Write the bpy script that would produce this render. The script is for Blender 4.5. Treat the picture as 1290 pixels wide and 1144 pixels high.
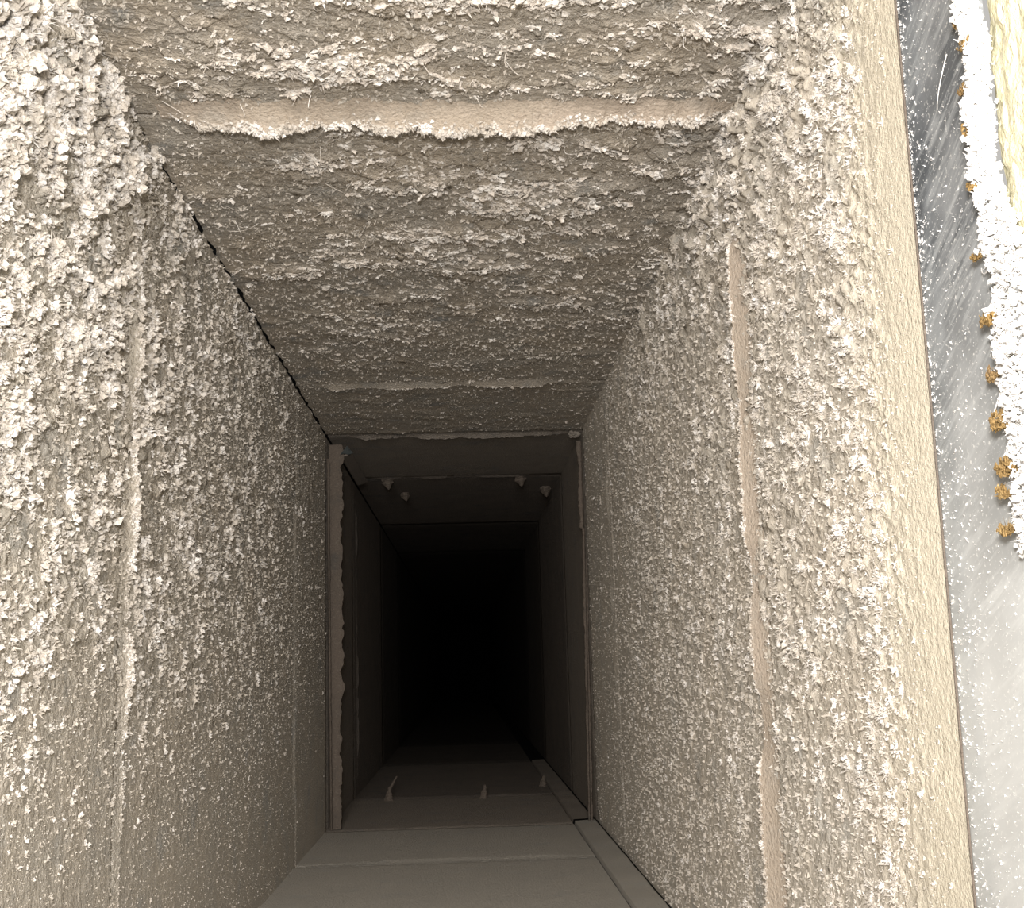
import bpy, math
import numpy as np
from mathutils import Matrix, Vector

scene = bpy.context.scene
for o in list(bpy.data.objects):
    bpy.data.objects.remove(o, do_unlink=True)
C = scene.collection
rng = np.random.default_rng(7)

# ------------------------------------------------------------------ camera
F = 1552.0                                   # focal length in pixels of the 1290 px wide frame
dy = np.array([(589-645)/F, -(842-572)/F, -1.0]); dy /= np.linalg.norm(dy)
dz = np.array([(385-645)/F, (572+8400)/F, -1.0]); dz -= dy*dz.dot(dy); dz /= np.linalg.norm(dz)
dx = np.cross(dy, dz)
R = np.stack([dx, dy, dz])
cam_d = bpy.data.cameras.new('camera'); cam_d.sensor_width = 36; cam_d.lens = F/1290*36
cam_d.clip_start = 0.01; cam_d.clip_end = 100
cam = bpy.data.objects.new('camera', cam_d); C.objects.link(cam)
cam.matrix_world = Matrix([list(R[0])+[0], list(R[1])+[0], list(R[2])+[0], [0, 0, 0, 1]])
scene.camera = cam

# ------------------------------------------------------------------ world, lights, exposure
w = bpy.data.worlds.new('room_light'); scene.world = w; w.use_nodes = True
bg = w.node_tree.nodes['Background']; bg.inputs[0].default_value = (1.0, 0.97, 0.92, 1); bg.inputs[1].default_value = 0.55

def lamp(name, kind, loc, target, energy, color, **kw):
    d = bpy.data.lights.new(name, kind); d.energy = energy; d.color = color
    for k, v in kw.items(): setattr(d, k, v)
    o = bpy.data.objects.new(name, d); C.objects.link(o); o.location = loc
    o.rotation_euler = (Vector(target)-Vector(loc)).to_track_quat('-Z', 'Y').to_euler()
    return o
lamp('phone_flash', 'SPOT', (-0.02, -0.06, 0.10), (-0.02, 2.0, 0.30), 58, (1.0, 0.97, 0.93),
     spot_size=math.radians(120), spot_blend=1.0, shadow_soft_size=0.04)
lamp('depth_fill', 'AREA', (-0.10, -1.3, 0.35), (0.0, 1.8, 0.10), 56, (1.0, 0.945, 0.88), shape='DISK', size=0.45)  # unseen soft fill added behind the camera to light the deep duct
vs = scene.view_settings
scene.display_settings.display_device = 'sRGB'
vs.view_transform = 'Standard'; vs.look = 'None'; vs.gamma = 1.0; vs.exposure = 0.0; vs.use_curve_mapping = False

# ------------------------------------------------------------------ measures of the duct
XL, XR, ZC, ZF = -0.322, 0.285, 0.55, -0.348
Y0, YJ, YE = 0.70, 2.86, 16.0
YA = 0.36                                    # the duct runs on a little beside the opening in its right side
SEAMS = (1.16, 2.35, 3.54)

# ------------------------------------------------------------------ noise
def h01(ix, iy, seed):
    n = (ix.astype(np.int64)*374761393 + iy.astype(np.int64)*668265263 + seed*1442695041) & 0xffffffff
    n = ((n ^ (n >> 13))*1274126177) & 0xffffffff
    n = ((n ^ (n >> 16))*2246822519) & 0xffffffff
    n = n ^ (n >> 15)
    return (n & 0xffffff)/float(0x1000000)
def vnoise(u, v, seed):
    iu, iv = np.floor(u), np.floor(v); fu, fv = u-iu, v-iv
    fu = fu*fu*(3-2*fu); fv = fv*fv*(3-2*fv)
    a, b = h01(iu, iv, seed), h01(iu+1, iv, seed); c, d = h01(iu, iv+1, seed), h01(iu+1, iv+1, seed)
    return (a*(1-fu)+b*fu)*(1-fv)+(c*(1-fu)+d*fu)*fv
def fbm(u, v, seed, n=3):
    s = 0; a = 0.5; t = 0
    for k in range(n):
        s = s+a*vnoise(u, v, seed+k*17); t += a; a *= 0.5; u = u*2.03+5.1; v = v*2.03+1.7
    return s/t
def bumps(u, v, s, seed, p=1.6):
    """clumps scattered one to a cell of size s, each with its own height and radius"""
    u = u/s; v = v/s
    iu, iv = np.floor(u), np.floor(v); out = np.zeros_like(u)
    for du in (-1, 0, 1):
        for dv in (-1, 0, 1):
            cu, cv = iu+du, iv+dv
            pu = cu+h01(cu, cv, seed); pv = cv+h01(cu, cv, seed+1)
            r = 0.30+0.45*h01(cu, cv, seed+2); a = h01(cu, cv, seed+3)**p
            q = 1-((u-pu)**2+(v-pv)**2)/(r*r)
            out = np.maximum(out, a*np.sqrt(np.clip(q, 0, None)))
    return out
def smooth(x, a, b):
    t = np.clip((x-a)/(b-a), 0, 1); return t*t*(3-2*t)

# ------------------------------------------------------------------ materials
def new_mat(name):
    m = bpy.data.materials.new(name); m.use_nodes = True
    nt = m.node_tree; b = nt.nodes['Principled BSDF']
    b.inputs['Specular IOR Level'].default_value = 0.05; b.inputs['Roughness'].default_value = 0.95
    return m, nt, b
def N(nt, kind, **kw):
    n = nt.nodes.new(kind)
    for k, v in kw.items():
        if k in n.inputs: n.inputs[k].default_value = v
        else: setattr(n, k, v)
    return n
def noise_fac(nt, vec, scale, lo, hi, detail=3.0, rough=0.55):
    n = N(nt, 'ShaderNodeTexNoise', Scale=scale, Detail=detail, Roughness=rough); nt.links.new(vec, n.inputs['Vector'])
    r = N(nt, 'ShaderNodeMapRange'); r.inputs['From Min'].default_value = lo; r.inputs['From Max'].default_value = hi
    nt.links.new(n.outputs['Fac'], r.inputs['Value']); return r.outputs['Result']
def mixc(nt, fac, a, b):
    m = N(nt, 'ShaderNodeMix', data_type='RGBA')
    nt.links.new(fac, m.inputs[0])
    for s, v in ((6, a), (7, b)):
        if isinstance(v, tuple): m.inputs[s].default_value = (*v, 1)
        else: nt.links.new(v, m.inputs[s])
    return m.outputs[2]
def dust_mat(name, base, alt, patch, speck, speck_lo=0.56, bump=0.007, stretch=(1, 1, 1), fine=230, cream=False, vary=160, sheen=0.0):
    m, nt, b = new_mat(name)
    b.inputs['Sheen Weight'].default_value = sheen; b.inputs['Sheen Roughness'].default_value = 0.6; b.inputs['Sheen Tint'].default_value = (*base, 1)
    tc = N(nt, 'ShaderNodeNewGeometry'); mp = N(nt, 'ShaderNodeMapping'); mp.inputs['Scale'].default_value = stretch
    nt.links.new(tc.outputs['Position'], mp.inputs['Vector']); v = mp.outputs['Vector']
    c = mixc(nt, noise_fac(nt, v, 9, 0.36, 0.64), base, alt)
    c = mixc(nt, noise_fac(nt, v, 17, 0.56, 0.72, 4), c, patch)
    c = mixc(nt, noise_fac(nt, v, vary, speck_lo, speck_lo+0.12, 4, 0.7), c, speck)
    if cream:                                                     # the rim of the sheet wears a thin cream film instead of the crust
        sx = N(nt, 'ShaderNodeSeparateXYZ'); nt.links.new(tc.outputs['Position'], sx.inputs[0])
        r = N(nt, 'ShaderNodeMapRange', interpolation_type='SMOOTHSTEP'); r.inputs['From Min'].default_value = 0.90; r.inputs['From Max'].default_value = 0.75
        nt.links.new(sx.outputs['Y'], r.inputs['Value']); c = mixc(nt, r.outputs['Result'], c, (0.66, 0.60, 0.48))
    nt.links.new(c, b.inputs['Base Color'])
    n = N(nt, 'ShaderNodeTexNoise', Scale=fine, Detail=4.0, Roughness=0.65); nt.links.new(tc.outputs['Position'], n.inputs['Vector'])
    bp = N(nt, 'ShaderNodeBump', Strength=1.0, Distance=bump); nt.links.new(n.outputs['Fac'], bp.inputs['Height'])
    nt.links.new(bp.outputs['Normal'], b.inputs['Normal'])
    return m
M = {}
M['crust'] = dust_mat('khaki dust crust', (0.53, 0.475, 0.40), (0.50, 0.46, 0.40), (0.42, 0.41, 0.385), (0.63, 0.575, 0.505), sheen=0.5)
M['right_crust'] = dust_mat('khaki dust crust with cream rim', (0.53, 0.475, 0.40), (0.50, 0.46, 0.40), (0.42, 0.41, 0.385), (0.63, 0.575, 0.505), bump=0.0028, cream=True, sheen=0.5)
M['ceil_crust'] = dust_mat('grey brown dust crust', (0.50, 0.435, 0.355), (0.48, 0.44, 0.385), (0.34, 0.34, 0.33), (0.58, 0.52, 0.455), sheen=0.5)
M['floor_dust'] = dust_mat('settled grey dust', (0.52, 0.485, 0.43), (0.49, 0.46, 0.41), (0.47, 0.455, 0.42), (0.56, 0.52, 0.46), 0.6, sheen=0.5)
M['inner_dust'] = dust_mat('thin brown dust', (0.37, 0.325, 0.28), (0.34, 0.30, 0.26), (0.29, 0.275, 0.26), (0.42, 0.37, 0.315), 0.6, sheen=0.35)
M['deep_shade_dust'] = dust_mat('brown dust with depth shade painted in', (0.27, 0.232, 0.20), (0.24, 0.21, 0.185), (0.19, 0.18, 0.17), (0.32, 0.28, 0.235), 0.6, sheen=0.25)  # from here three darker steps: fading light down the duct put into colour
M['deeper_shade_dust'] = dust_mat('brown dust with deeper shade painted in', (0.16, 0.14, 0.122), (0.145, 0.128, 0.112), (0.115, 0.108, 0.102), (0.19, 0.168, 0.145), 0.6, sheen=0.1)
M['far_shade_dust'] = dust_mat('brown dust with far shade painted in', (0.09, 0.08, 0.07), (0.08, 0.07, 0.062), (0.065, 0.06, 0.056), (0.105, 0.092, 0.08), 0.6)
M['joint_dust'] = dust_mat('brown dust on joint metal', (0.16, 0.130, 0.108), (0.145, 0.12, 0.10), (0.115, 0.103, 0.092), (0.20, 0.17, 0.14), 0.56, 0.004)
M['seam'] = dust_mat('packed tan dust', (0.54, 0.455, 0.375), (0.50, 0.425, 0.345), (0.46, 0.41, 0.35), (0.64, 0.575, 0.50), 0.6, 0.003, sheen=0.3)
M['lint'] = dust_mat('pale lint', (0.62, 0.565, 0.50), (0.55, 0.50, 0.44), (0.50, 0.45, 0.39), (0.84, 0.80, 0.76), 0.48, 0.003, vary=60, sheen=0.2)
M['grain'] = dust_mat('beige dust grain', (0.56, 0.505, 0.435), (0.52, 0.475, 0.415), (0.45, 0.42, 0.375), (0.68, 0.63, 0.57), 0.52, 0.003, vary=60, sheen=0.2)
M['ceil_lint'] = dust_mat('pale ceiling lint', (0.66, 0.595, 0.525), (0.59, 0.53, 0.465), (0.52, 0.47, 0.41), (0.86, 0.82, 0.77), 0.47, 0.003, vary=60, sheen=0.2)
M['white_lint'] = dust_mat('white fibre lint', (0.84, 0.82, 0.80), (0.78, 0.75, 0.72), (0.70, 0.64, 0.57), (0.88, 0.88, 0.87), 0.5, 0.0015)
M['dark_sheet'] = dust_mat('sheet darkened as gap shade', (0.03, 0.03, 0.03), (0.025, 0.025, 0.025), (0.04, 0.04, 0.04), (0.045, 0.045, 0.045))  # backing coloured near black so the open gaps keep their shade
M['black_shade_end'] = dust_mat('black painted as depth shade', (0.006, 0.006, 0.006), (0.005, 0.005, 0.005), (0.006, 0.006, 0.006), (0.007, 0.007, 0.007))  # end wall coloured black in place of unlit depth
M['insulation'] = dust_mat('yellow glass wool', (0.78, 0.71, 0.46), (0.80, 0.76, 0.56), (0.70, 0.60, 0.36), (0.84, 0.80, 0.64), 0.5, 0.003, (1, 1, 0.35), 120)
M['ochre'] = dust_mat('ochre foam', (0.36, 0.23, 0.09), (0.30, 0.20, 0.09), (0.24, 0.16, 0.09), (0.48, 0.34, 0.16), 0.55)
def metal_mat():
    m, nt, b = new_mat('scratched grey zinc')
    tc = N(nt, 'ShaderNodeTexCoord'); mp = N(nt, 'ShaderNodeMapping', vector_type='TEXTURE'); mp.inputs['Rotation'].default_value = (-0.41, 0, 0); mp.inputs['Scale'].default_value = (0.3, 3.0, 0.28)
    nt.links.new(tc.outputs['Object'], mp.inputs['Vector'])
    c = mixc(nt, noise_fac(nt, tc.outputs['Object'], 14, 0.42, 0.6, 4), (0.30, 0.312, 0.325), (0.13, 0.139, 0.15))
    c = mixc(nt, noise_fac(nt, mp.outputs['Vector'], 45, 0.48, 0.74, 4, 0.7), c, (0.52, 0.535, 0.545))
    c = mixc(nt, noise_fac(nt, tc.outputs['Object'], 330, 0.60, 0.7, 3, 0.6), c, (0.80, 0.79, 0.77))
    sx = N(nt, 'ShaderNodeSeparateXYZ'); nt.links.new(tc.outputs['Object'], sx.inputs[0])
    r = N(nt, 'ShaderNodeMapRange'); r.inputs['From Min'].default_value = 0.25; r.inputs['From Max'].default_value = -0.02
    r.inputs['To Max'].default_value = 0.75
    nt.links.new(sx.outputs['Z'], r.inputs['Value'])
    c = mixc(nt, r.outputs['Result'], c, (0.72, 0.72, 0.70))          # thin pale dust film, thicker lower down
    nt.links.new(c, b.inputs['Base Color']); b.inputs['Roughness'].default_value = 0.55; b.inputs['Specular IOR Level'].default_value = 0.3
    return m
M['zinc'] = metal_mat()
def steel_mat():
    m, nt, b = new_mat('dull steel clip')
    tc = N(nt, 'ShaderNodeTexCoord')
    c = mixc(nt, noise_fac(nt, tc.outputs['Object'], 60, 0.4, 0.6), (0.02, 0.024, 0.024), (0.04, 0.045, 0.045))
    nt.links.new(c, b.inputs['Base Color']); b.inputs['Metallic'].default_value = 0.2; b.inputs['Roughness'].default_value = 0.5
    return m
M['steel'] = steel_mat()

# ------------------------------------------------------------------ mesh helpers
def mesh_obj(name, verts, faces, mat, parent=None, kind=None, smooth_shade=False):
    """verts (n,3) array, faces (m,3) or (m,4) array: ONE mesh object"""
    verts = np.asarray(verts, np.float32); faces = np.asarray(faces, np.int32)
    me = bpy.data.meshes.new(name); k = faces.shape[1]
    me.vertices.add(len(verts)); me.vertices.foreach_set('co', verts.ravel())
    me.loops.add(faces.size); me.loops.foreach_set('vertex_index', faces.ravel())
    me.polygons.add(len(faces)); me.polygons.foreach_set('loop_start', np.arange(len(faces), dtype=np.int32)*k)
    try: me.polygons.foreach_set('loop_total', np.full(len(faces), k, np.int32))
    except Exception: pass
    me.update(calc_edges=True)
    me.polygons.foreach_set('use_smooth', np.full(len(faces), smooth_shade, dtype=bool))
    me.materials.append(M[mat])
    o = bpy.data.objects.new(name, me); C.objects.link(o)
    if parent: o.parent = parent
    if kind: o['kind'] = kind
    return o
def box_vf(lo, hi):
    (a, b, c), (d, e, f) = lo, hi
    v = [(a, b, c), (d, b, c), (d, e, c), (a, e, c), (a, b, f), (d, b, f), (d, e, f), (a, e, f)]
    q = [(0, 3, 2, 1), (4, 5, 6, 7), (0, 1, 5, 4), (1, 2, 6, 5), (2, 3, 7, 6), (3, 0, 4, 7)]
    return np.array(v, float), np.array(q)
def box(name, lo, hi, mat, parent=None, kind=None):
    return mesh_obj(name, *box_vf(lo, hi), mat, parent, kind)
def join(parts):
    vs_, fs_, n = [], [], 0
    for v, f in parts:
        vs_.append(v); fs_.append(np.asarray(f)+n); n += len(v)
    return np.concatenate(vs_), np.concatenate(fs_)
def tag(o, label, cat, group=None):
    o['label'] = label; o['category'] = cat
    if group: o['group'] = group
    return o
def grid_faces(nu, nv):
    i = np.arange(nu-1)[:, None]*nv+np.arange(nv-1)[None]
    return np.stack([i, i+nv, i+nv+1, i+1], -1).reshape(-1, 4)

# a side of the duct: maps depth u, width v and height h above the sheet to a point
class Side:
    def __init__(s, kind): s.kind = kind
    def point(s, u, v, h, lean=0.5):
        y = u+lean*h
        if s.kind == 'left': return np.stack([XL+h, y, v], -1)
        if s.kind == 'right': return np.stack([XR-h, y, v], -1)
        if s.kind == 'ceiling': return np.stack([v, y, ZC-h], -1)
        return np.stack([v, y, ZF+h], -1)
    def normal(s):
        return {'left': (1, 0, 0), 'right': (-1, 0, 0), 'ceiling': (0, 0, -1), 'floor': (0, 0, 1)}[s.kind]
SIDES = {k: Side(k) for k in ('left', 'right', 'ceiling', 'floor')}

# how thick the crust lies, in metres
def amp_left(u, v):
    a = 0.0008+0.0070*smooth(v, -0.26, 0.22)
    return a*(1-0.62*smooth(u, 1.0, 2.7))*(1+1.1*smooth(v, 0.30, 0.5)*(1-smooth(u, 0.9, 1.5)))
def amp_right(u, v):
    a = (0.0035+0.0035*smooth(v, -0.25, 0.15))*(1-0.68*smooth(u, 1.0, 2.7))
    return a*(0.06+0.94*smooth(u, 0.74, 0.86))*(1+1.2*smooth(v, 0.34, 0.55)*(1-smooth(u, 1.3, 2.2)))
def amp_ceiling(u, v):
    return 0.0080*(1-0.72*smooth(u, 1.1, 2.6))*(0.45+0.55*smooth(v, XL, XL+0.12))
def crust(kind, u, v):
    wu = u+0.006*(fbm(u*90, v*90, 3)-0.5); wv = v+0.006*(fbm(u*90, v*90, 31)-0.5)
    if kind == 'floor':
        return 0.0012*fbm(u*120, v*120, 61)+0.0007*bumps(wu, wv, 0.006, 71)
    if kind == 'ceiling':
        A = amp_ceiling(u, v); e = wv*0.55
        patch = smooth(fbm(u*14, v*8, 201), 0.38, 0.62)
        h = 0.65*bumps(wu, e*0.8, 0.050, 205, 2.6)*(1-smooth(np.abs(u-SEAMS[0]+0.03), 0.06, 0.03))+0.95*bumps(wu, e, 0.026, 211, 2.2)*patch+0.75*bumps(wu, e, 0.012, 221)*(0.4+0.6*patch)+0.35*bumps(wu, wv*0.8, 0.006, 231)
    else:
        sd = 300 if kind == 'left' else 400
        A = amp_left(u, v) if kind == 'left' else amp_right(u, v)
        patch = smooth(fbm(u*14, v*14, sd+1), 0.38, 0.62)
        big = smooth(v, 0.15, 0.5)
        h = 0.9*bumps(wu, wv, 0.024, sd+11, 2.2)*patch*(0.25+0.9*big)+0.75*bumps(wu, wv, 0.011, sd+21)*(0.45+0.55*patch)+0.45*bumps(wu, wv, 0.006, sd+31)
    if kind == 'ceiling': h = h*(0.25+0.75*smooth(np.abs(u-SEAMS[0]+0.015), 0.018, 0.045))
    return A*h+0.0006*fbm(u*260, v*260, 91)

# ------------------------------------------------------------------ duct: backing sheets (the setting)
T = 0.012
def struct(name, lo, hi, mat='dark_sheet'):
    o = box(name, lo, hi, mat, kind='structure'); return o
B = 0.004          # the crust lies this far in front of the sheet
WALL = {
    'left': struct('wall_left', (XL-T-B, YA, ZF-0.03), (XL-B, YE, ZC+0.03)),
    'right': struct('wall_right', (XR+B, 0.757, ZF-0.03), (XR+T+B, YE, ZC+0.03)),
    'ceiling': struct('ceiling', (XL-B, YA, ZC+B), (XR+B, YE, ZC+T+B)),
    'floor': struct('floor', (XL-B, YA, ZF-T-B), (XR+B, YE, ZF-B)),
}
LABEL = {'left': 'left side of the metal duct, crusted with pale lint in the upper part',
         'right': 'right side of the metal duct, covered with star-like pale tufts up to a smooth cream edge',
         'ceiling': 'upper side of the duct hung with ragged rows of dust flakes',
         'floor': 'smooth grey-brown bottom of the duct under settled dust'}
for k in WALL: tag(WALL[k], LABEL[k], 'ceiling' if k == 'ceiling' else 'floor' if k == 'floor' else 'wall')
back = struct('wall_back', (XL-T-B, YE, ZF-0.03), (XR+T+B, YE+0.02, ZC+0.03), 'black_shade_end'); tag(back, 'far end of the duct, coloured black for the darkness', 'wall')

# ------------------------------------------------------------------ crusted sheet panels between the seams
def u_steps(a, b, s0, p):
    out = [a]
    while out[-1] < b: out.append(out[-1]+s0*out[-1]**p)
    out[-1] = b
    return np.array(out)
LEAN = {'left': 0.6, 'right': 0.4, 'ceiling': 0.9, 'floor': 0.0}
VR = {'left': (ZF-0.003, ZC-0.004), 'right': (ZF+0.002, ZC-0.0), 'ceiling': (XL+0.0045, XR), 'floor': (XL-0.002, 0.2275)}
MAT = {'left': 'crust', 'right': 'right_crust', 'ceiling': 'ceil_crust', 'floor': 'floor_dust'}
def panel(kind, a, b, s0, p, dv, mat, flat=False):
    u = u_steps(a, b, s0, p); v = np.linspace(*VR[kind], int((VR[kind][1]-VR[kind][0])/dv))
    U, V = np.meshgrid(u, v, indexing='ij')
    Hh = crust(kind, U, V) if not flat else 0.0012*fbm(U*70, V*70, 801)+0.0012*bumps(U, V, 0.012, 811)
    edge = np.minimum(1, (b-U if (kind == 'right' and a < 0.8) else np.minimum(U-a, b-U))/0.004)                # each panel falls back at its own rim: an open joint
    Hh = Hh*np.clip(edge, 0, 1)-0.003*(1-np.clip(edge, 0, 1))
    P = SIDES[kind].point(U, V, Hh, LEAN[kind])
    P[0, :, 1] = a; P[-1, :, 1] = b
    if kind == 'ceiling' and not flat: P[..., 0] += smooth(V, XL+0.03, VR[kind][0])*(0.010*fbm(U*38, U*0, 77)-0.006)
    f = grid_faces(len(u), len(v))
    if kind in ('right', 'ceiling'): pass
    return mesh_obj('sheet_panel', P.reshape(-1, 3), f, mat, WALL[kind], smooth_shade=True)
for kind, s0, dv in (('left', 0.0029, 0.0028), ('right', 0.0029, 0.0028), ('ceiling', 0.0023, 0.0025)):
    start = 0.7225 if kind == 'right' else Y0
    for a, b in ((start, SEAMS[0]), (SEAMS[0], SEAMS[1]), (SEAMS[1], YJ)):
        panel(kind, a, b, s0, 1.35, dv, MAT[kind])
    for a, b, m in ((YJ, SEAMS[2], 'inner_dust'), (SEAMS[2], 4.72, 'deep_shade_dust'), (4.72, 5.9, 'deeper_shade_dust'), (5.9, YE, 'far_shade_dust')):  # deeper panels get darker colours as painted falloff of light
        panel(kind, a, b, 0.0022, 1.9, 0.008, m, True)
for kind in ('left', 'ceiling', 'floor'):
    panel(kind, YA, Y0, 0.0055, 0.0, 0.0055, MAT[kind])
for a, b in ((Y0, SEAMS[0]), (SEAMS[0], SEAMS[1]), (SEAMS[1], YJ-0.02)):
    panel('floor', a, b, 0.006, 1.0, 0.006, 'floor_dust')
for a, b, m in ((YJ-0.02, SEAMS[2]-0.04, 'inner_dust'), (SEAMS[2]-0.04, 4.72, 'deep_shade_dust'), (4.72, 5.9, 'deeper_shade_dust'), (5.9, YE, 'far_shade_dust')):  # same painted falloff along the floor
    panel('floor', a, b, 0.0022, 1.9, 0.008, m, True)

# ------------------------------------------------------------------ dust flakes: jagged little clumps
def ico(sub):
    t = (1+5**0.5)/2
    v = [(-1, t, 0), (1, t, 0), (-1, -t, 0), (1, -t, 0), (0, -1, t), (0, 1, t), (0, -1, -t), (0, 1, -t), (t, 0, -1), (t, 0, 1), (-t, 0, -1), (-t, 0, 1)]
    f = [(0, 11, 5), (0, 5, 1), (0, 1, 7), (0, 7, 10), (0, 10, 11), (1, 5, 9), (5, 11, 4), (11, 10, 2), (10, 7, 6), (7, 1, 8), (3, 9, 4), (3, 4, 2), (3, 2, 6), (3, 6, 8), (3, 8, 9), (4, 9, 5), (2, 4, 11), (6, 2, 10), (8, 6, 7), (9, 8, 1)]
    v = [np.array(p)/np.linalg.norm(p) for p in v]
    for _ in range(sub):
        mid = {}; nf = []
        def m(a, b):
            k = (min(a, b), max(a, b))
            if k not in mid:
                p = v[a]+v[b]; v.append(p/np.linalg.norm(p)); mid[k] = len(v)-1
            return mid[k]
        for a, b, c in f:
            x, y, z = m(a, b), m(b, c), m(c, a); nf += [(a, x, z), (b, y, x), (c, z, y), (x, y, z)]
        f = nf
    return np.array(v), np.array(f)
def shards(n, seed, reach=1.0, wid=0.22):
    """thin splinters of lint standing out of one spot like a star"""
    r = np.random.default_rng(seed); V, Fc = [], []
    for k in range(n):
        d = r.normal(size=3); d[2] = abs(d[2])*0.8+0.10; d /= np.linalg.norm(d)
        L = reach*(0.45+0.75*r.random()); c = 0.28*r.normal(size=3)*np.array([1, 1, 0.3]); w_ = wid*(0.6+0.9*r.random())
        a = np.cross(d, r.normal(size=3)); a /= np.linalg.norm(a); b_ = np.cross(d, a)
        n0 = len(V); V += [c+a*w_, c-a*w_*0.6+b_*w_*0.8, c-a*w_*0.5-b_*w_*0.7, c+d*L+0.08*r.normal(size=3)]
        Fc += [(n0, n0+1, n0+3), (n0+1, n0+2, n0+3), (n0+2, n0, n0+3), (n0, n0+2, n0+1)]
    return np.array(V), np.array(Fc)
def lump(sub, spike, flat, seed):
    r = np.random.default_rng(seed); v, f = ico(sub)
    o = r.random(3)*9
    rad = 1+spike*(2*fbm(v[:, 0]*2.3+o[0]+v[:, 2], v[:, 1]*2.3+o[1]-v[:, 2], seed, 2)-1)+0.5*spike*(r.random(len(v))-0.5)
    v = v*np.clip(rad, 0.25, None)[:, None]; v[:, 2] *= flat; v[:, 2] += 0.25*flat
    return v, f
def octa(r):
    v = np.array([(1, 0, 0), (-1, 0, 0), (0, 1, 0), (0, -1, 0), (0, 0, 1), (0, 0, -1)], float)*(0.6+0.7*r.random((6, 1)))
    return v, np.array([(0, 2, 4), (2, 1, 4), (1, 3, 4), (3, 0, 4), (2, 0, 5), (1, 2, 5), (3, 1, 5), (0, 3, 5)])
def cluster(n, sub, seed, spread, r0, r1, ns, reach, wid):
    """several crumbs grown together, with a few splinters standing out"""
    r = np.random.default_rng(seed); g = []
    for k in range(n):
        c = r.normal(size=3)*spread*np.array([1, 1, 0.6]); c[2] = abs(c[2])
        v, f = octa(r) if sub < 0 else lump(sub, 0.95, 0.85, seed*31+k)
        q = np.linalg.qr(r.normal(size=(3, 3)))[0]
        if np.linalg.det(q) < 0: q[:, 0] *= -1
        g.append((v@q.T*(r0+(r1-r0)*r.random())+c, f))
    if ns: g.append(shards(ns, seed+7, reach, wid))
    return join(g)
SMALL = [cluster(3, -1, 100+i, 0.46, 0.34, 0.62, 3, 1.15, 0.20) for i in range(18)]
MID = [cluster(7, -1, 150+i, 0.50, 0.26, 0.50, 7, 1.05, 0.15) for i in range(16)]
STAR_SMALL = [cluster(1, -1, 300+i, 0.3, 0.30, 0.50, 7, 1.15, 0.20) for i in range(18)]
STAR_MID = [cluster(4, -1, 350+i, 0.46, 0.22, 0.42, 12, 1.10, 0.16) for i in range(16)]
STAR_LARGE = [cluster(9, 1, 400+i, 0.42, 0.14, 0.32, 44, 1.05, 0.085) for i in range(10)]
LARGE = [cluster(28, 1, 200+i, 0.46, 0.10, 0.30, 24, 0.95, 0.08) for i in range(10)]
def flake_me(v, f, mat):
    me = bpy.data.meshes.new('dust_flake'); me.from_pydata(v.tolist(), [], f.tolist()); me.update(); me.materials.append(M[mat]); return me

def frames(kind, n, r):
    """random frames whose third axis is the side's normal leaning down the duct"""
    nz = np.array(SIDES[kind].normal(), float)+np.array([0, 0.55, 0])
    nz = nz[None]+0.42*r.normal(size=(n, 3)); nz /= np.linalg.norm(nz, axis=1)[:, None]
    t = r.normal(size=(n, 3)); t -= nz*(t*nz).sum(1)[:, None]; t /= np.linalg.norm(t, axis=1)[:, None]
    return np.stack([t, np.cross(nz, t), nz], -1)            # columns are axes
def scatter(kind, n, seed):
    """clump positions, denser towards the mouth of the duct; returns u, v, size"""
    r = np.random.default_rng(seed)
    lo = 0.75 if kind == 'right' else Y0+0.05
    q = r.random(n); g = 1.1                                   # density ~ u^-2.1
    u = (lo**-g+(2.84**-g-lo**-g)*q)**(-1/g)
    v = VR[kind][0]+0.004+(VR[kind][1]-VR[kind][0]-0.008)*r.random(n)
    keep = r.random(n)
    if kind == 'left':
        A = amp_left(u, v); s = 0.0019+0.54*A; p = 0.06+0.94*smooth(v, -0.22, 0.12)
    elif kind == 'right':
        A = amp_right(u, v); s = 0.0020+0.40*A; p = 0.08+0.92*smooth(u, 0.77, 0.86)
    else:
        A = amp_ceiling(u, v); s = 0.0017+0.46*A; p = 0.3+0.5*smooth(v, XL, XL+0.15)
    pt = smooth(fbm(u*22, v*(22 if kind != 'ceiling' else 12), seed), 0.33, 0.62)
    hh = crust(kind, u, v)/A
    crest = smooth(hh, 0.18, 0.65) if kind == 'ceiling' else 0.15+0.85*smooth(hh, 0.15, 0.65)
    k = keep < p*(0.25+0.75*pt)*crest*(1-0.75*smooth(u, 1.9, 2.7))
    u, v, s, pt = u[k], v[k], s[k], pt[k]
    s = s*(0.45+1.0*r.random(len(u))**2.2)*(0.75+0.4*pt)
    ys, wd = {'left': (SEAMS[0]+0.02, 0.022), 'right': (SEAMS[0]+0.035, 0.038), 'ceiling': (SEAMS[0], 0.036)}[kind]
    k = (u < ys-wd) | (u > ys+0.004) | (v > (0.42 if kind != 'ceiling' else 9))
    u, v, s = u[k], v[k], s[k]
    return u, v, s, r
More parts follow.
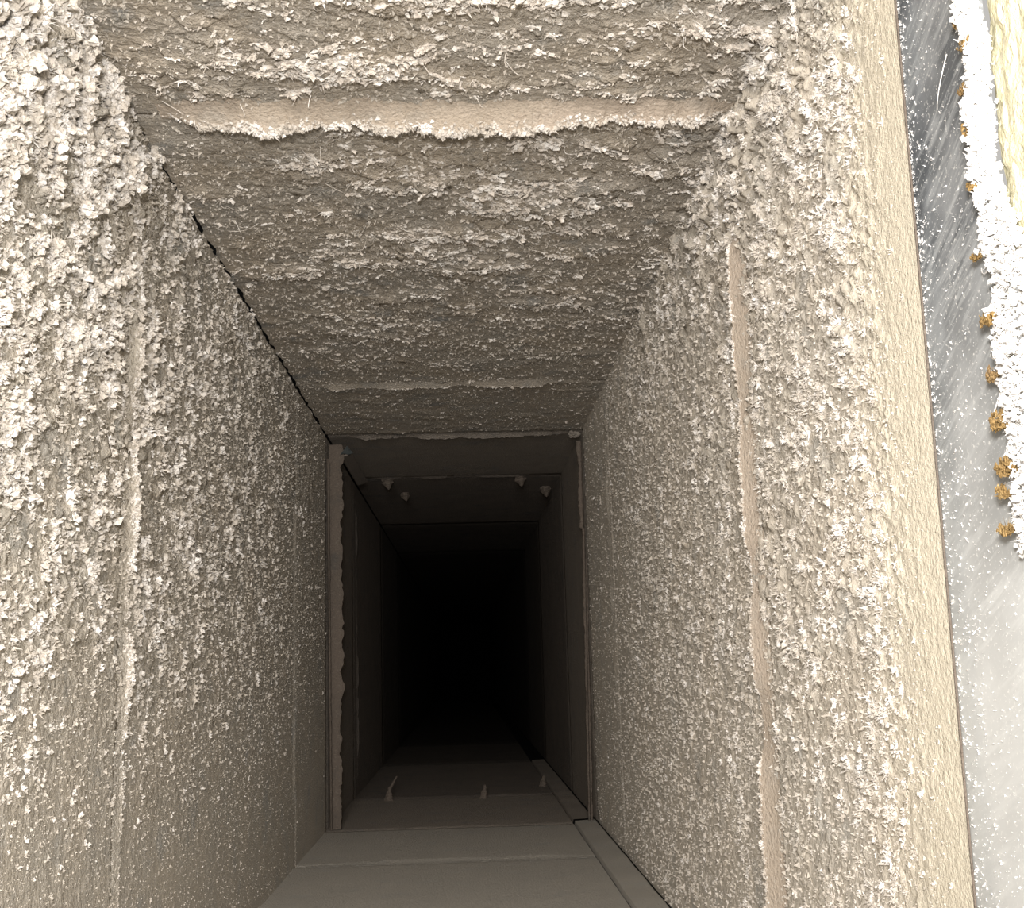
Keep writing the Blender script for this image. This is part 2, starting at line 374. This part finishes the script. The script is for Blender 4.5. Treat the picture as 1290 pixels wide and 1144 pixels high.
def lay_flakes(kind, n, seed, mat, big=300):
    u, v, s, r = scatter(kind, n, seed)
    h = crust(kind, u, v); P = SIDES[kind].point(u, v, h*0.92, LEAN[kind]); Fm = frames(kind, len(u), r)
    wide = np.array([1.5, 0.9, 0.8]) if kind == 'ceiling' else np.array([1.15, 0.9, 1.0])
    if kind == 'ceiling':                                     # rows of flakes lie across the duct
        t = np.array([1, 0, 0])[None]+0.35*r.normal(size=(len(u), 3)); nz = Fm[:, :, 2]
        t -= nz*(t*nz).sum(1)[:, None]; t /= np.linalg.norm(t, axis=1)[:, None]
        Fm = np.stack([t, np.cross(nz, t), nz], -1)
    order = np.argsort(-s/u*(0.7+0.6*r.random(len(u)))); top = order[:big]; rest = order[big:]
    meshes = [flake_me(v_, f_, mat) for v_, f_ in (STAR_LARGE if kind == 'right' else LARGE)]
    for j, i in enumerate(top):
        o = bpy.data.objects.new('dust_flake', meshes[j % len(meshes)]); C.objects.link(o); o.parent = WALL[kind]
        m = Matrix((Fm[i]*(wide*s[i]*(0.95 if kind == 'right' else 1.15))[None]).tolist()).to_4x4(); m.translation = Vector(P[i].tolist()); o.matrix_world = m
    groups = []
    for lib, sel in ((STAR_MID if kind == 'right' else MID, rest[:4000]), (STAR_SMALL if kind == 'right' else SMALL, rest[4000:])):
        for q, (bv, bf) in enumerate(lib):
            ii = sel[q::len(lib)]
            if not len(ii): continue
            vv = np.einsum('nij,kj->nki', Fm[ii]*(wide[None]*s[ii, None])[:, None, :], bv)+P[ii][:, None, :]
            ff = bf[None]+(np.arange(len(ii))*len(bv))[:, None, None]
            groups.append((vv.reshape(-1, 3), ff.reshape(-1, 3)))
    mesh_obj('dust_flake_layer', *join(groups), mat, WALL[kind], 'stuff')
def lay_grains(kind, n, seed, mat):
    """the fine granular crumbs between the flakes"""
    r = np.random.default_rng(seed); lo = 0.75 if kind == 'right' else Y0+0.03
    u = lo*(2.84/lo)**r.random(n); v = VR[kind][0]+0.004+(VR[kind][1]-VR[kind][0]-0.006)*r.random(n)
    s = (0.0009+0.0022*r.random(n)**2)*u**0.45
    if kind == 'right': s = s*(0.35+0.65*smooth(u, 0.75, 0.85))
    s = s*(1-0.55*smooth(u, 1.7, 2.7))
    if kind == 'left': s = s*(0.42+0.58*smooth(v, -0.25, 0.12))
    P = SIDES[kind].point(u, v, crust(kind, u, v)*0.95, LEAN[kind]); g = []
    t0 = np.array([(1, 0, -0.4), (-0.5, 0.87, -0.4), (-0.5, -0.87, -0.4), (0, 0, 1.1)]); f0 = np.array([(0, 1, 3), (1, 2, 3), (2, 0, 3), (0, 2, 1)])
    V = np.einsum('nij,nkj->nki', frames(kind, n, r)*s[:, None, None], t0[None]*(0.6+0.8*r.random((n, 4, 1))))+P[:, None, :]
    mesh_obj('dust_grain_layer', V.reshape(-1, 3), (f0[None]+(np.arange(n)*4)[:, None, None]).reshape(-1, 3), mat, WALL[kind], 'stuff')
lay_grains('left', 42000, 31, 'grain'); lay_grains('right', 38000, 32, 'grain'); lay_grains('ceiling', 22000, 33, 'grain')
lay_flakes('left', 27000, 11, 'lint')
lay_flakes('right', 28000, 12, 'lint')
lay_flakes('ceiling', 32000, 13, 'ceil_lint')

# ------------------------------------------------------------------ seams: ridges of packed dust across each side
def seam_bead(kind, y, wid, hgt, v0, v1, mat, seed, jag=1.0, nv=380, nu=8, low=None, even=0.0):
    v = np.linspace(v0, v1, nv)
    k = fbm(v*16, v*0, seed); k2 = fbm(v*60, v*0+3, seed+5, 4); k3 = vnoise(v*330, v*0, seed+9)
    top = hgt*((0.45+0.75*smooth(k, 0.3, 0.7))*(1-even)+0.85*even+jag*(0.55*(k2-0.4)+0.35*(k3-0.5)))
    top = np.clip(top, 0.15*hgt, None)
    top = top*(0.12+0.88*smooth(v, v0, v0+0.05)*smooth(v, v1, v1-0.05))
    if low: top = top*(0.25+0.75*smooth(v, -0.25, 0.10))
    t = np.linspace(0, 1, nu)
    prof_u = np.concatenate([t, [1.12, 0.95, 0.9]]); prof_h = np.concatenate([t**1.5, [0.72, 0.3, -0.2]])
    U = y-wid+prof_u[:, None]*wid*(1+0.10*jag*(k3-0.5))[None]; Hh = prof_h[:, None]*top[None]
    U = U+0.35*Hh; Hh = Hh+0.0007*jag*vnoise(U*500, np.broadcast_to(v, U.shape)*500, seed+3)
    P = SIDES[kind].point(U, np.broadcast_to(v, U.shape), Hh, 0.0)
    mesh_obj('seam_bead', P.reshape(-1, 3), grid_faces(len(prof_u), nv), mat, WALL[kind], smooth_shade=False)
    return v, y-wid+wid*1.0+0.35*top, top
def bead_lint(kind, v, u, top, n, size, mat, seed, name='lint_fringe', spread=0.15):
    r = np.random.default_rng(seed); i = r.integers(0, len(v), n); wgt = r.random(n) < 0.15+0.85*smooth(top[i], top.min(), np.quantile(top, .75)); i = i[wgt]
    k = 1-spread*r.random(len(i))**1.5; P = SIDES[kind].point(u[i]-(1-k)*0.02, v[i], top[i]*k*k, 0); Fm = frames(kind, len(i), r); s = size*(0.35+r.random(len(i))**2)*(0.4+0.6*np.clip(top[i]/np.quantile(top, .75), 0, 1))
    g = []
    for q, (bv, bf) in enumerate(SMALL):
        ii = np.arange(len(i))[q::len(SMALL)]
        vv = np.einsum('nij,kj->nki', Fm[ii]*s[ii, None, None], bv)+P[ii][:, None, :]
        g.append((vv.reshape(-1, 3), (bf[None]+(np.arange(len(ii))*len(bv))[:, None, None]).reshape(-1, 3)))
    mesh_obj(name, *join(g), mat, WALL[kind], 'stuff')
b = seam_bead('ceiling', SEAMS[0], 0.036, 0.0175, XL+0.03, XR-0.005, 'seam', 501, 0.85, even=0.4); bead_lint('ceiling', *b, 2600, 0.0052, 'lint', 1, spread=0.5)
b = seam_bead('left', SEAMS[0]+0.02, 0.016, 0.0085, -0.26, ZC-0.05, 'crust', 511, 1.1, low=0.012); bead_lint('left', *b, 1900, 0.0034, 'lint', 2, spread=0.35)
b = seam_bead('right', SEAMS[0]+0.035, 0.036, 0.0085, ZF+0.01, 0.46, 'seam', 521, 0.45); bead_lint('right', *b, 900, 0.0030, 'lint', 3)
b = seam_bead('ceiling', SEAMS[1], 0.030, 0.008, XL+0.03, XR-0.02, 'ceil_crust', 531, 0.6); bead_lint('ceiling', *b, 240, 0.003, 'ceil_lint', 4)
seam_bead('left', SEAMS[1]-0.02, 0.020, 0.0030, -0.25, 0.36, 'crust', 541, 0.5)
seam_bead('right', SEAMS[1]+0.04, 0.020, 0.0040, -0.25, 0.45, 'crust', 551, 0.5)
seam_bead('floor', SEAMS[1]+0.03, 0.030, 0.0022, XL+0.02, 0.225, 'floor_dust', 561, 0.1)
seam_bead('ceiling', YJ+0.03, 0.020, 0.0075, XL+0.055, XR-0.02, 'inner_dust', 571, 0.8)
seam_bead('ceiling', SEAMS[2], 0.026, 0.004, XL+0.05, XR-0.04, 'deep_shade_dust', 581, 0.5)
seam_bead('left', SEAMS[2]+0.1, 0.026, 0.005, ZF+0.02, ZC-0.06, 'deep_shade_dust', 591, 0.3)
seam_bead('floor', SEAMS[2]-0.06, 0.03, 0.004, XL+0.02, 0.22, 'deep_shade_dust', 601, 0.2)

# ------------------------------------------------------------------ joint angles standing in the duct mouth of the next section
def jagged_plate(name, lo_x, hi_x, z, y, th, jag_side, jag, seed, mat, parent, nz=160, fold=0.0):
    """upright dusty strip from lo_x(z) to hi_x(z); one long edge ragged with dust"""
    zz = np.linspace(z[0], z[1], nz)
    a = np.interp(zz, z, lo_x); c = np.interp(zz, z, hi_x)
    k = jag*(fbm(zz*28, zz*0, seed, 3)+0.5*fbm(zz*110, zz*0, seed+4, 2)-0.6)
    if jag_side > 0: c = c+k
    else: a = a+k
    nx = 6; t = np.linspace(0, 1, nx)
    X = a[:, None]*(1-t)[None]+c[:, None]*t[None]; Z = np.broadcast_to(zz[:, None], X.shape)
    Yf = y-th*np.sin(np.pi*np.clip(t, 0.05, 0.95))[None]**0.4-0.0015*fbm(X*200, Z*200, seed+7)
    front = np.stack([X, Yf, Z], -1).reshape(-1, 3); bk = np.stack([X, np.full_like(X, y+0.002), Z], -1).reshape(-1, 3)
    f = grid_faces(nz, nx); n = len(front)
    fb = (f+n)[:, ::-1]; sides = []
    for i in range(nz-1):
        p, q = i*nx, (i+1)*nx; sides.append((p, p+n, q+n, q)); p += nx-1; q += nx-1; sides.append((p, q, q+n, p+n))
    for j in range(nx-1):
        sides.append((j, j+1, j+1+n, j+n)); e = (nz-1)*nx+j; sides.append((e, e+n, e+1+n, e+1))
    return mesh_obj(name, np.concatenate([front, bk]), np.concatenate([f, fb, np.array(sides)]), mat, parent)
v_, f_ = LARGE[3]; mesh_obj('dust_lump', v_*np.array([0.016, 0.014, 0.016])+np.array([0.262, YJ+0.02, ZC-0.012]), f_, 'inner_dust', WALL['ceiling'])
def empty(name, loc, label, cat, group=None):
    o = bpy.data.objects.new(name, None); C.objects.link(o); o.location = loc; o.empty_display_size = 0.02
    tag(o, label, cat, group); bpy.context.view_layer.update(); return o
def adopt(parent, *kids):
    for k in kids:
        k.parent = parent; k.matrix_parent_inverse = parent.matrix_world.inverted()
jl = empty('joint_angle', (-0.305, YJ, ZF), 'dusty upright joint angle on the left wall, standing off it near the floor', 'joint angle', 'upright angles at the duct joint')
adopt(jl, jagged_plate('face_plate', [-0.309, -0.313], [-0.289, -0.284], [ZF+0.003, ZC-0.025], YJ, 0.006, 1, 0.015, 701, 'joint_dust', None),
      jagged_plate('folded_lip', [-0.3115, -0.317], [-0.3075, -0.312], [ZF+0.003, ZC-0.06], YJ-0.012, 0.006, 1, 0.002, 711, 'joint_dust', None))
jr = empty('joint_angle', (0.268, 2.82, ZF), 'narrow dusty upright joint angle on the right wall, broader in its top quarter', 'joint angle', 'upright angles at the duct joint')
adopt(jr, jagged_plate('face_plate', [0.2635, 0.2640], [0.274, 0.276], [0.31, ZC-0.035], 2.82, 0.006, -1, 0.008, 721, 'joint_dust', None, 60),
      jagged_plate('lower_lip', [0.2590, 0.2690], [0.2635, 0.2760], [ZF+0.006, 0.31], 2.815, 0.004, -1, 0.004, 731, 'joint_dust', None),
      jagged_plate('rear_lip', [0.2660, 0.2765], [0.2705, 0.2800], [ZF+0.006, 0.24], 2.83, 0.004, 1, 0.003, 741, 'joint_dust', None))

# ------------------------------------------------------------------ strip along the right edge of the floor
def floor_strip(y0, y1, mat, lift):
    x0, x1 = 0.2300, 0.2775
    prof = [(x0, ZF-0.002), (x0+0.0015, ZF+lift), (x1-0.002, ZF+lift+0.0015), (x1, ZF+lift), (x1, ZF-0.003)]
    ys = np.linspace(y0, y1, 90); P = np.array([[(px, yy, pz+0.0006*math.sin(yy*31)) for px, pz in prof] for yy in ys]).reshape(-1, 3)
    mesh_obj('corner_strip', P, grid_faces(len(ys), len(prof)), mat, WALL['floor'])
floor_strip(Y0+0.02, 2.835, 'floor_dust', 0.007)
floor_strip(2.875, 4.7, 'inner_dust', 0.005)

# ------------------------------------------------------------------ bracket in the top left corner of the joint
def prism(pts, y0, y1):
    n = len(pts); v = np.array([(x, y0, z) for x, z in pts]+[(x, y1, z) for x, z in pts])
    return v, n
def clip():
    t = empty('corner_clip', (-0.27, YJ, 0.5), 'dark steel corner clip with a bare glint above the left joint angle', 'clip')
    def plate(name, pts, y0, y1, mat):
        v, n = prism(pts, y0, y1)
        me = bpy.data.meshes.new(name); f = [tuple(range(n))[::-1], tuple(range(n, 2*n))]+[(i, (i+1) % n, (i+1) % n+n, i+n) for i in range(n)]
        me.from_pydata(v.tolist(), [], f); me.update(); me.materials.append(M[mat]); o = bpy.data.objects.new(name, me); C.objects.link(o); return o
    adopt(t, plate('tab', [(-0.287, 0.500), (-0.270, 0.522), (-0.264, 0.513), (-0.256, 0.504), (-0.266, 0.500), (-0.277, 0.503)], YJ-0.010, YJ-0.004, 'steel'),
          plate('flange', [(-0.286, 0.498), (-0.260, 0.507), (-0.259, 0.504), (-0.285, 0.495)], YJ-0.003, YJ+0.45, 'deep_shade_dust'))
clip()

# ------------------------------------------------------------------ screw points that poke through the seams of the inner section
def cone_blob(name, base, tip, r0, r1, mat, seed, parent, nseg=8, rings=7):
    base, tip = np.array(base), np.array(tip); ax = tip-base; L = np.linalg.norm(ax); ax /= L
    s = np.cross(ax, [0.3, 0.9, 0.2]); s /= np.linalg.norm(s); t = np.cross(ax, s); r = np.random.default_rng(seed); V = []
    for i in range(rings):
        k = i/(rings-1); rad = (r0*(1-k)**0.7+r1*k)*(1+0.25*(r.random()-0.5))
        for j in range(nseg):
            a = 2*math.pi*j/nseg; V.append(base+ax*L*k+(s*math.cos(a)+t*math.sin(a))*rad*(1+0.3*(r.random()-0.5)))
    V.append(tip+ax*r1); V = np.array(V); f = []
    for i in range(rings-1):
        for j in range(nseg):
            p, q = i*nseg+j, i*nseg+(j+1) % nseg; f += [(p, q, q+nseg), (p, q+nseg, p+nseg)]
    for j in range(nseg): f.append(((rings-1)*nseg+j, (rings-1)*nseg+(j+1) % nseg, len(V)-1))
    return mesh_obj(name, V, np.array(f), mat, parent)
def screw(base, up, h, label, seed, extra=None, fat=1.0):
    t = empty('screw_point', base, label, 'screw', 'dusty screw points in the inner section')
    if up < 0: h *= 0.8
    b = np.array(base); tip = b+np.array([0.004, 0, up*h])
    kids = [cone_blob('dust_cap', b, b+(tip-b)*0.62, 0.011*fat, (0.007 if up > 0 else 0.0095)*fat, 'joint_dust', seed, None), cone_blob('shank', b+(tip-b)*0.5, tip, 0.006*fat, 0.0035*fat, 'joint_dust', seed+1, None)]
    if extra: kids.append(cone_blob('lint_wisp', tip-np.array([0, 0, 0.004]), tip+np.array(extra), 0.004, 0.002, 'joint_dust', seed+2, None))
    adopt(t, *kids)
YS = 3.46
screw((-0.222, YS, ZF), 1, 0.036, 'leftmost screw point on the inner floor, topped by a wisp of lint', 21, (0.018, 0.02, 0.026))
screw((0.036, YS-0.02, ZF), 1, 0.034, 'middle screw point standing on the inner floor, near its seam', 31)
screw((0.212, 3.72, ZF), 1, 0.030, 'rightmost screw point on the inner floor beside the corner strip', 41)
screw((-0.222, 3.56, ZC), -1, 0.034, 'dusty screw point hanging nearest the left of the inner ceiling', 51, fat=1.5)
screw((-0.185, 3.85, ZC), -1, 0.030, 'small screw point hanging behind the leftmost one under the inner ceiling', 61, fat=1.3)
screw((0.165, 3.56, ZC), -1, 0.034, 'dusty screw point hanging right of centre under the inner ceiling seam', 71, fat=1.4)
screw((0.252, 3.78, ZC), -1, 0.036, 'dusty screw point hanging in the top right corner of the inner section', 81, fat=1.6)

# ------------------------------------------------------------------ mouth of the duct on the right: cream edge, grey sleeve, insulation
SX = 0.297
def smooth_edge():
    v = np.linspace(ZF+0.002, ZC, 420); prof = [(0.0002, 0.7232), (0.0001, 0.7223), (-0.0010, 0.7223), (-0.0016, 0.729)]
    P = np.array([[(XR-h-0.0006, y, q) for h, y in prof] for q in v]).reshape(-1, 3)
    mesh_obj('sheet_edge', P, grid_faces(len(v), len(prof)), 'joint_dust', WALL['right'])
smooth_edge()
sl = empty('metal_sleeve', (SX, 0.69, ZF), 'bare scratched grey metal strip beside the cream edge of the right wall', 'metal sleeve')
zz = np.linspace(-0.30, 0.52, 300)
near = 0.640+0.012*(fbm(zz*30, zz*0, 901)-0.5)
P = []
for i, q in enumerate(zz):
    P.append([(SX, near[i], q), (SX+0.0003, 0.70, q), (SX, 0.7515, q), (SX+0.004, 0.7515, q), (SX+0.004, near[i], q), (SX, near[i], q)])
adopt(sl, mesh_obj('sheet', np.array(P).reshape(-1, 3), grid_faces(len(zz), 6), 'zinc'))
def tufts(name, pts, nrm, sizes, mat, parent, seed, lib=SMALL, squash=1.0):
    r = np.random.default_rng(seed); n = len(pts); nz = np.array(nrm, float)[None]+0.5*r.normal(size=(n, 3)); nz /= np.linalg.norm(nz, axis=1)[:, None]
    t = r.normal(size=(n, 3)); t -= nz*(t*nz).sum(1)[:, None]; t /= np.linalg.norm(t, axis=1)[:, None]; Fm = np.stack([t, np.cross(nz, t), nz*squash], -1); g = []
    for q, (bv, bf) in enumerate(lib):
        ii = np.arange(n)[q::len(lib)]
        if not len(ii): continue
        vv = np.einsum('nij,kj->nki', Fm[ii]*sizes[ii, None, None], bv)+pts[ii][:, None, :]
        g.append((vv.reshape(-1, 3), (bf[None]+(np.arange(len(ii))*len(bv))[:, None, None]).reshape(-1, 3)))
    o = mesh_obj(name, *join(g), mat, None, 'stuff'); adopt(parent, o); return o
r = np.random.default_rng(77)
n = 3000; z = -0.29+0.80*r.random(n)**1.25; d = r.random(n)**(1.5+1.6*smooth(z, 0.0, 0.3))
pts = np.stack([np.full(n, SX-0.0005), 0.749-0.095*d, z], -1)
tufts('lint_speckle', pts, (-1, 0, 0), 0.0008*(0.5+1.6*r.random(n)**3)*(1.25-0.75*d), 'white_lint', sl, 78, lib=[shards(3, 500+i, 1.0, 0.45) for i in range(12)], squash=0.6)
# ragged white fringe along the near edge of the sleeve
n = 4600; z = 0.05+0.43*r.random(n); wgt = 0.008+0.015*fbm(z*20, z*0, 905)+0.044*smooth(z, 0.27, 0.17)
q = r.random(n); yy = 0.640+0.016*(fbm(z*45, z*0, 907, 4)-0.5)-q*wgt
pts = np.stack([SX-0.003-0.010*np.sin(np.pi*q)*r.random(n), yy, z], -1)
ins = empty('insulation_mat', (SX+0.03, 0.55, 0.0), 'pale yellow fibrous insulation with a ragged white edge at the top right', 'insulation')
tufts('fibre_fringe', pts, (-1, -0.2, 0), 0.0026*(0.5+1.3*r.random(n)**2), 'white_lint', ins, 79)
u = np.linspace(0.44, 0.632, 70); v = np.linspace(-0.16, 0.48, 180); U, V = np.meshgrid(u, v, indexing='ij')
Hh = 0.006*fbm(U*70, V*45, 911, 4)+0.003*bumps(U, V*0.6, 0.012, 915)
P = np.stack([SX+0.002-Hh+0.006*smooth(U, 0.60, 0.635), U, V], -1)
adopt(ins, mesh_obj('wool_face', P.reshape(-1, 3), grid_faces(len(u), len(v)), 'insulation'), box('wool_body', (SX+0.006, 0.44, -0.16), (SX+0.05, 0.63, 0.48), 'insulation'))
for i, (z, y, s) in enumerate(((0.176, 0.634, 0.0075), (0.146, 0.637, 0.0060), (0.118, 0.635, 0.0085), (0.094, 0.634, 0.0085), (0.082, 0.638, 0.0070), (0.062, 0.637, 0.0075), (0.285, 0.636, 0.006), (0.335, 0.630, 0.006), (0.445, 0.630, 0.004), (0.422, 0.634, 0.0035), (0.395, 0.632, 0.0045), (0.372, 0.636, 0.004), (0.352, 0.638, 0.005), (0.312, 0.640, 0.005), (0.255, 0.640, 0.005), (0.215, 0.642, 0.005))):
    v, f = LARGE[i % len(LARGE)]
    adopt(ins, mesh_obj('foam_crumb', v*np.array([0.45, 0.8, 1.0])*s*1.15+np.array([SX-0.011, y+0.001, z]), f, 'ochre'))
# single stiff fibres on the sleeve and hanging from the ceiling
def strand(name, p0, p1, sag, rad, mat, parent):
    p0, p1 = np.array(p0, float), np.array(p1, float); m = 7; V = []; ax = (p1-p0)/np.linalg.norm(p1-p0)
    s = np.cross(ax, [0.31, 0.2, 0.93]); s /= np.linalg.norm(s); t = np.cross(ax, s)
    for i in range(m):
        k = i/(m-1); c = p0*(1-k)+p1*k+np.array(sag)*math.sin(math.pi*k)
        for j in range(3): V.append(c+(s*math.cos(j*2.094)+t*math.sin(j*2.094))*rad)
    f = [(i*3+j, i*3+(j+1) % 3, (i+1)*3+(j+1) % 3, (i+1)*3+j) for i in range(m-1) for j in range(3)]
    o = mesh_obj(name, np.array(V), np.array(f), mat); adopt(parent, o); return o
for y0, z0, y1, z1 in ((0.70, 0.33, 0.672, 0.352), (0.652, 0.425, 0.641, 0.438), (0.660, 0.215, 0.640, 0.210), (0.668, 0.125, 0.644, 0.140), (0.655, 0.10, 0.640, 0.112)):
    strand('fibre', (SX-0.001, y0, z0), (SX-0.004, y1, z1), (-0.002, 0, -0.004), 0.0004, 'white_lint', sl)
for i in range(46):
    u0 = 0.98+0.55*r.random()**1.5; v0 = XL+0.04+(XR-XL-0.06)*r.random(); a = r.normal(size=3)*np.array([0.014, 0.010, 0.004])
    strand('fibre', (v0, u0, ZC-0.006), (v0+a[0], u0+a[1]+0.006, ZC-0.012-abs(a[2])), (0.003*r.normal(), 0, -0.004), 0.00035, 'ceil_lint', WALL['ceiling'])
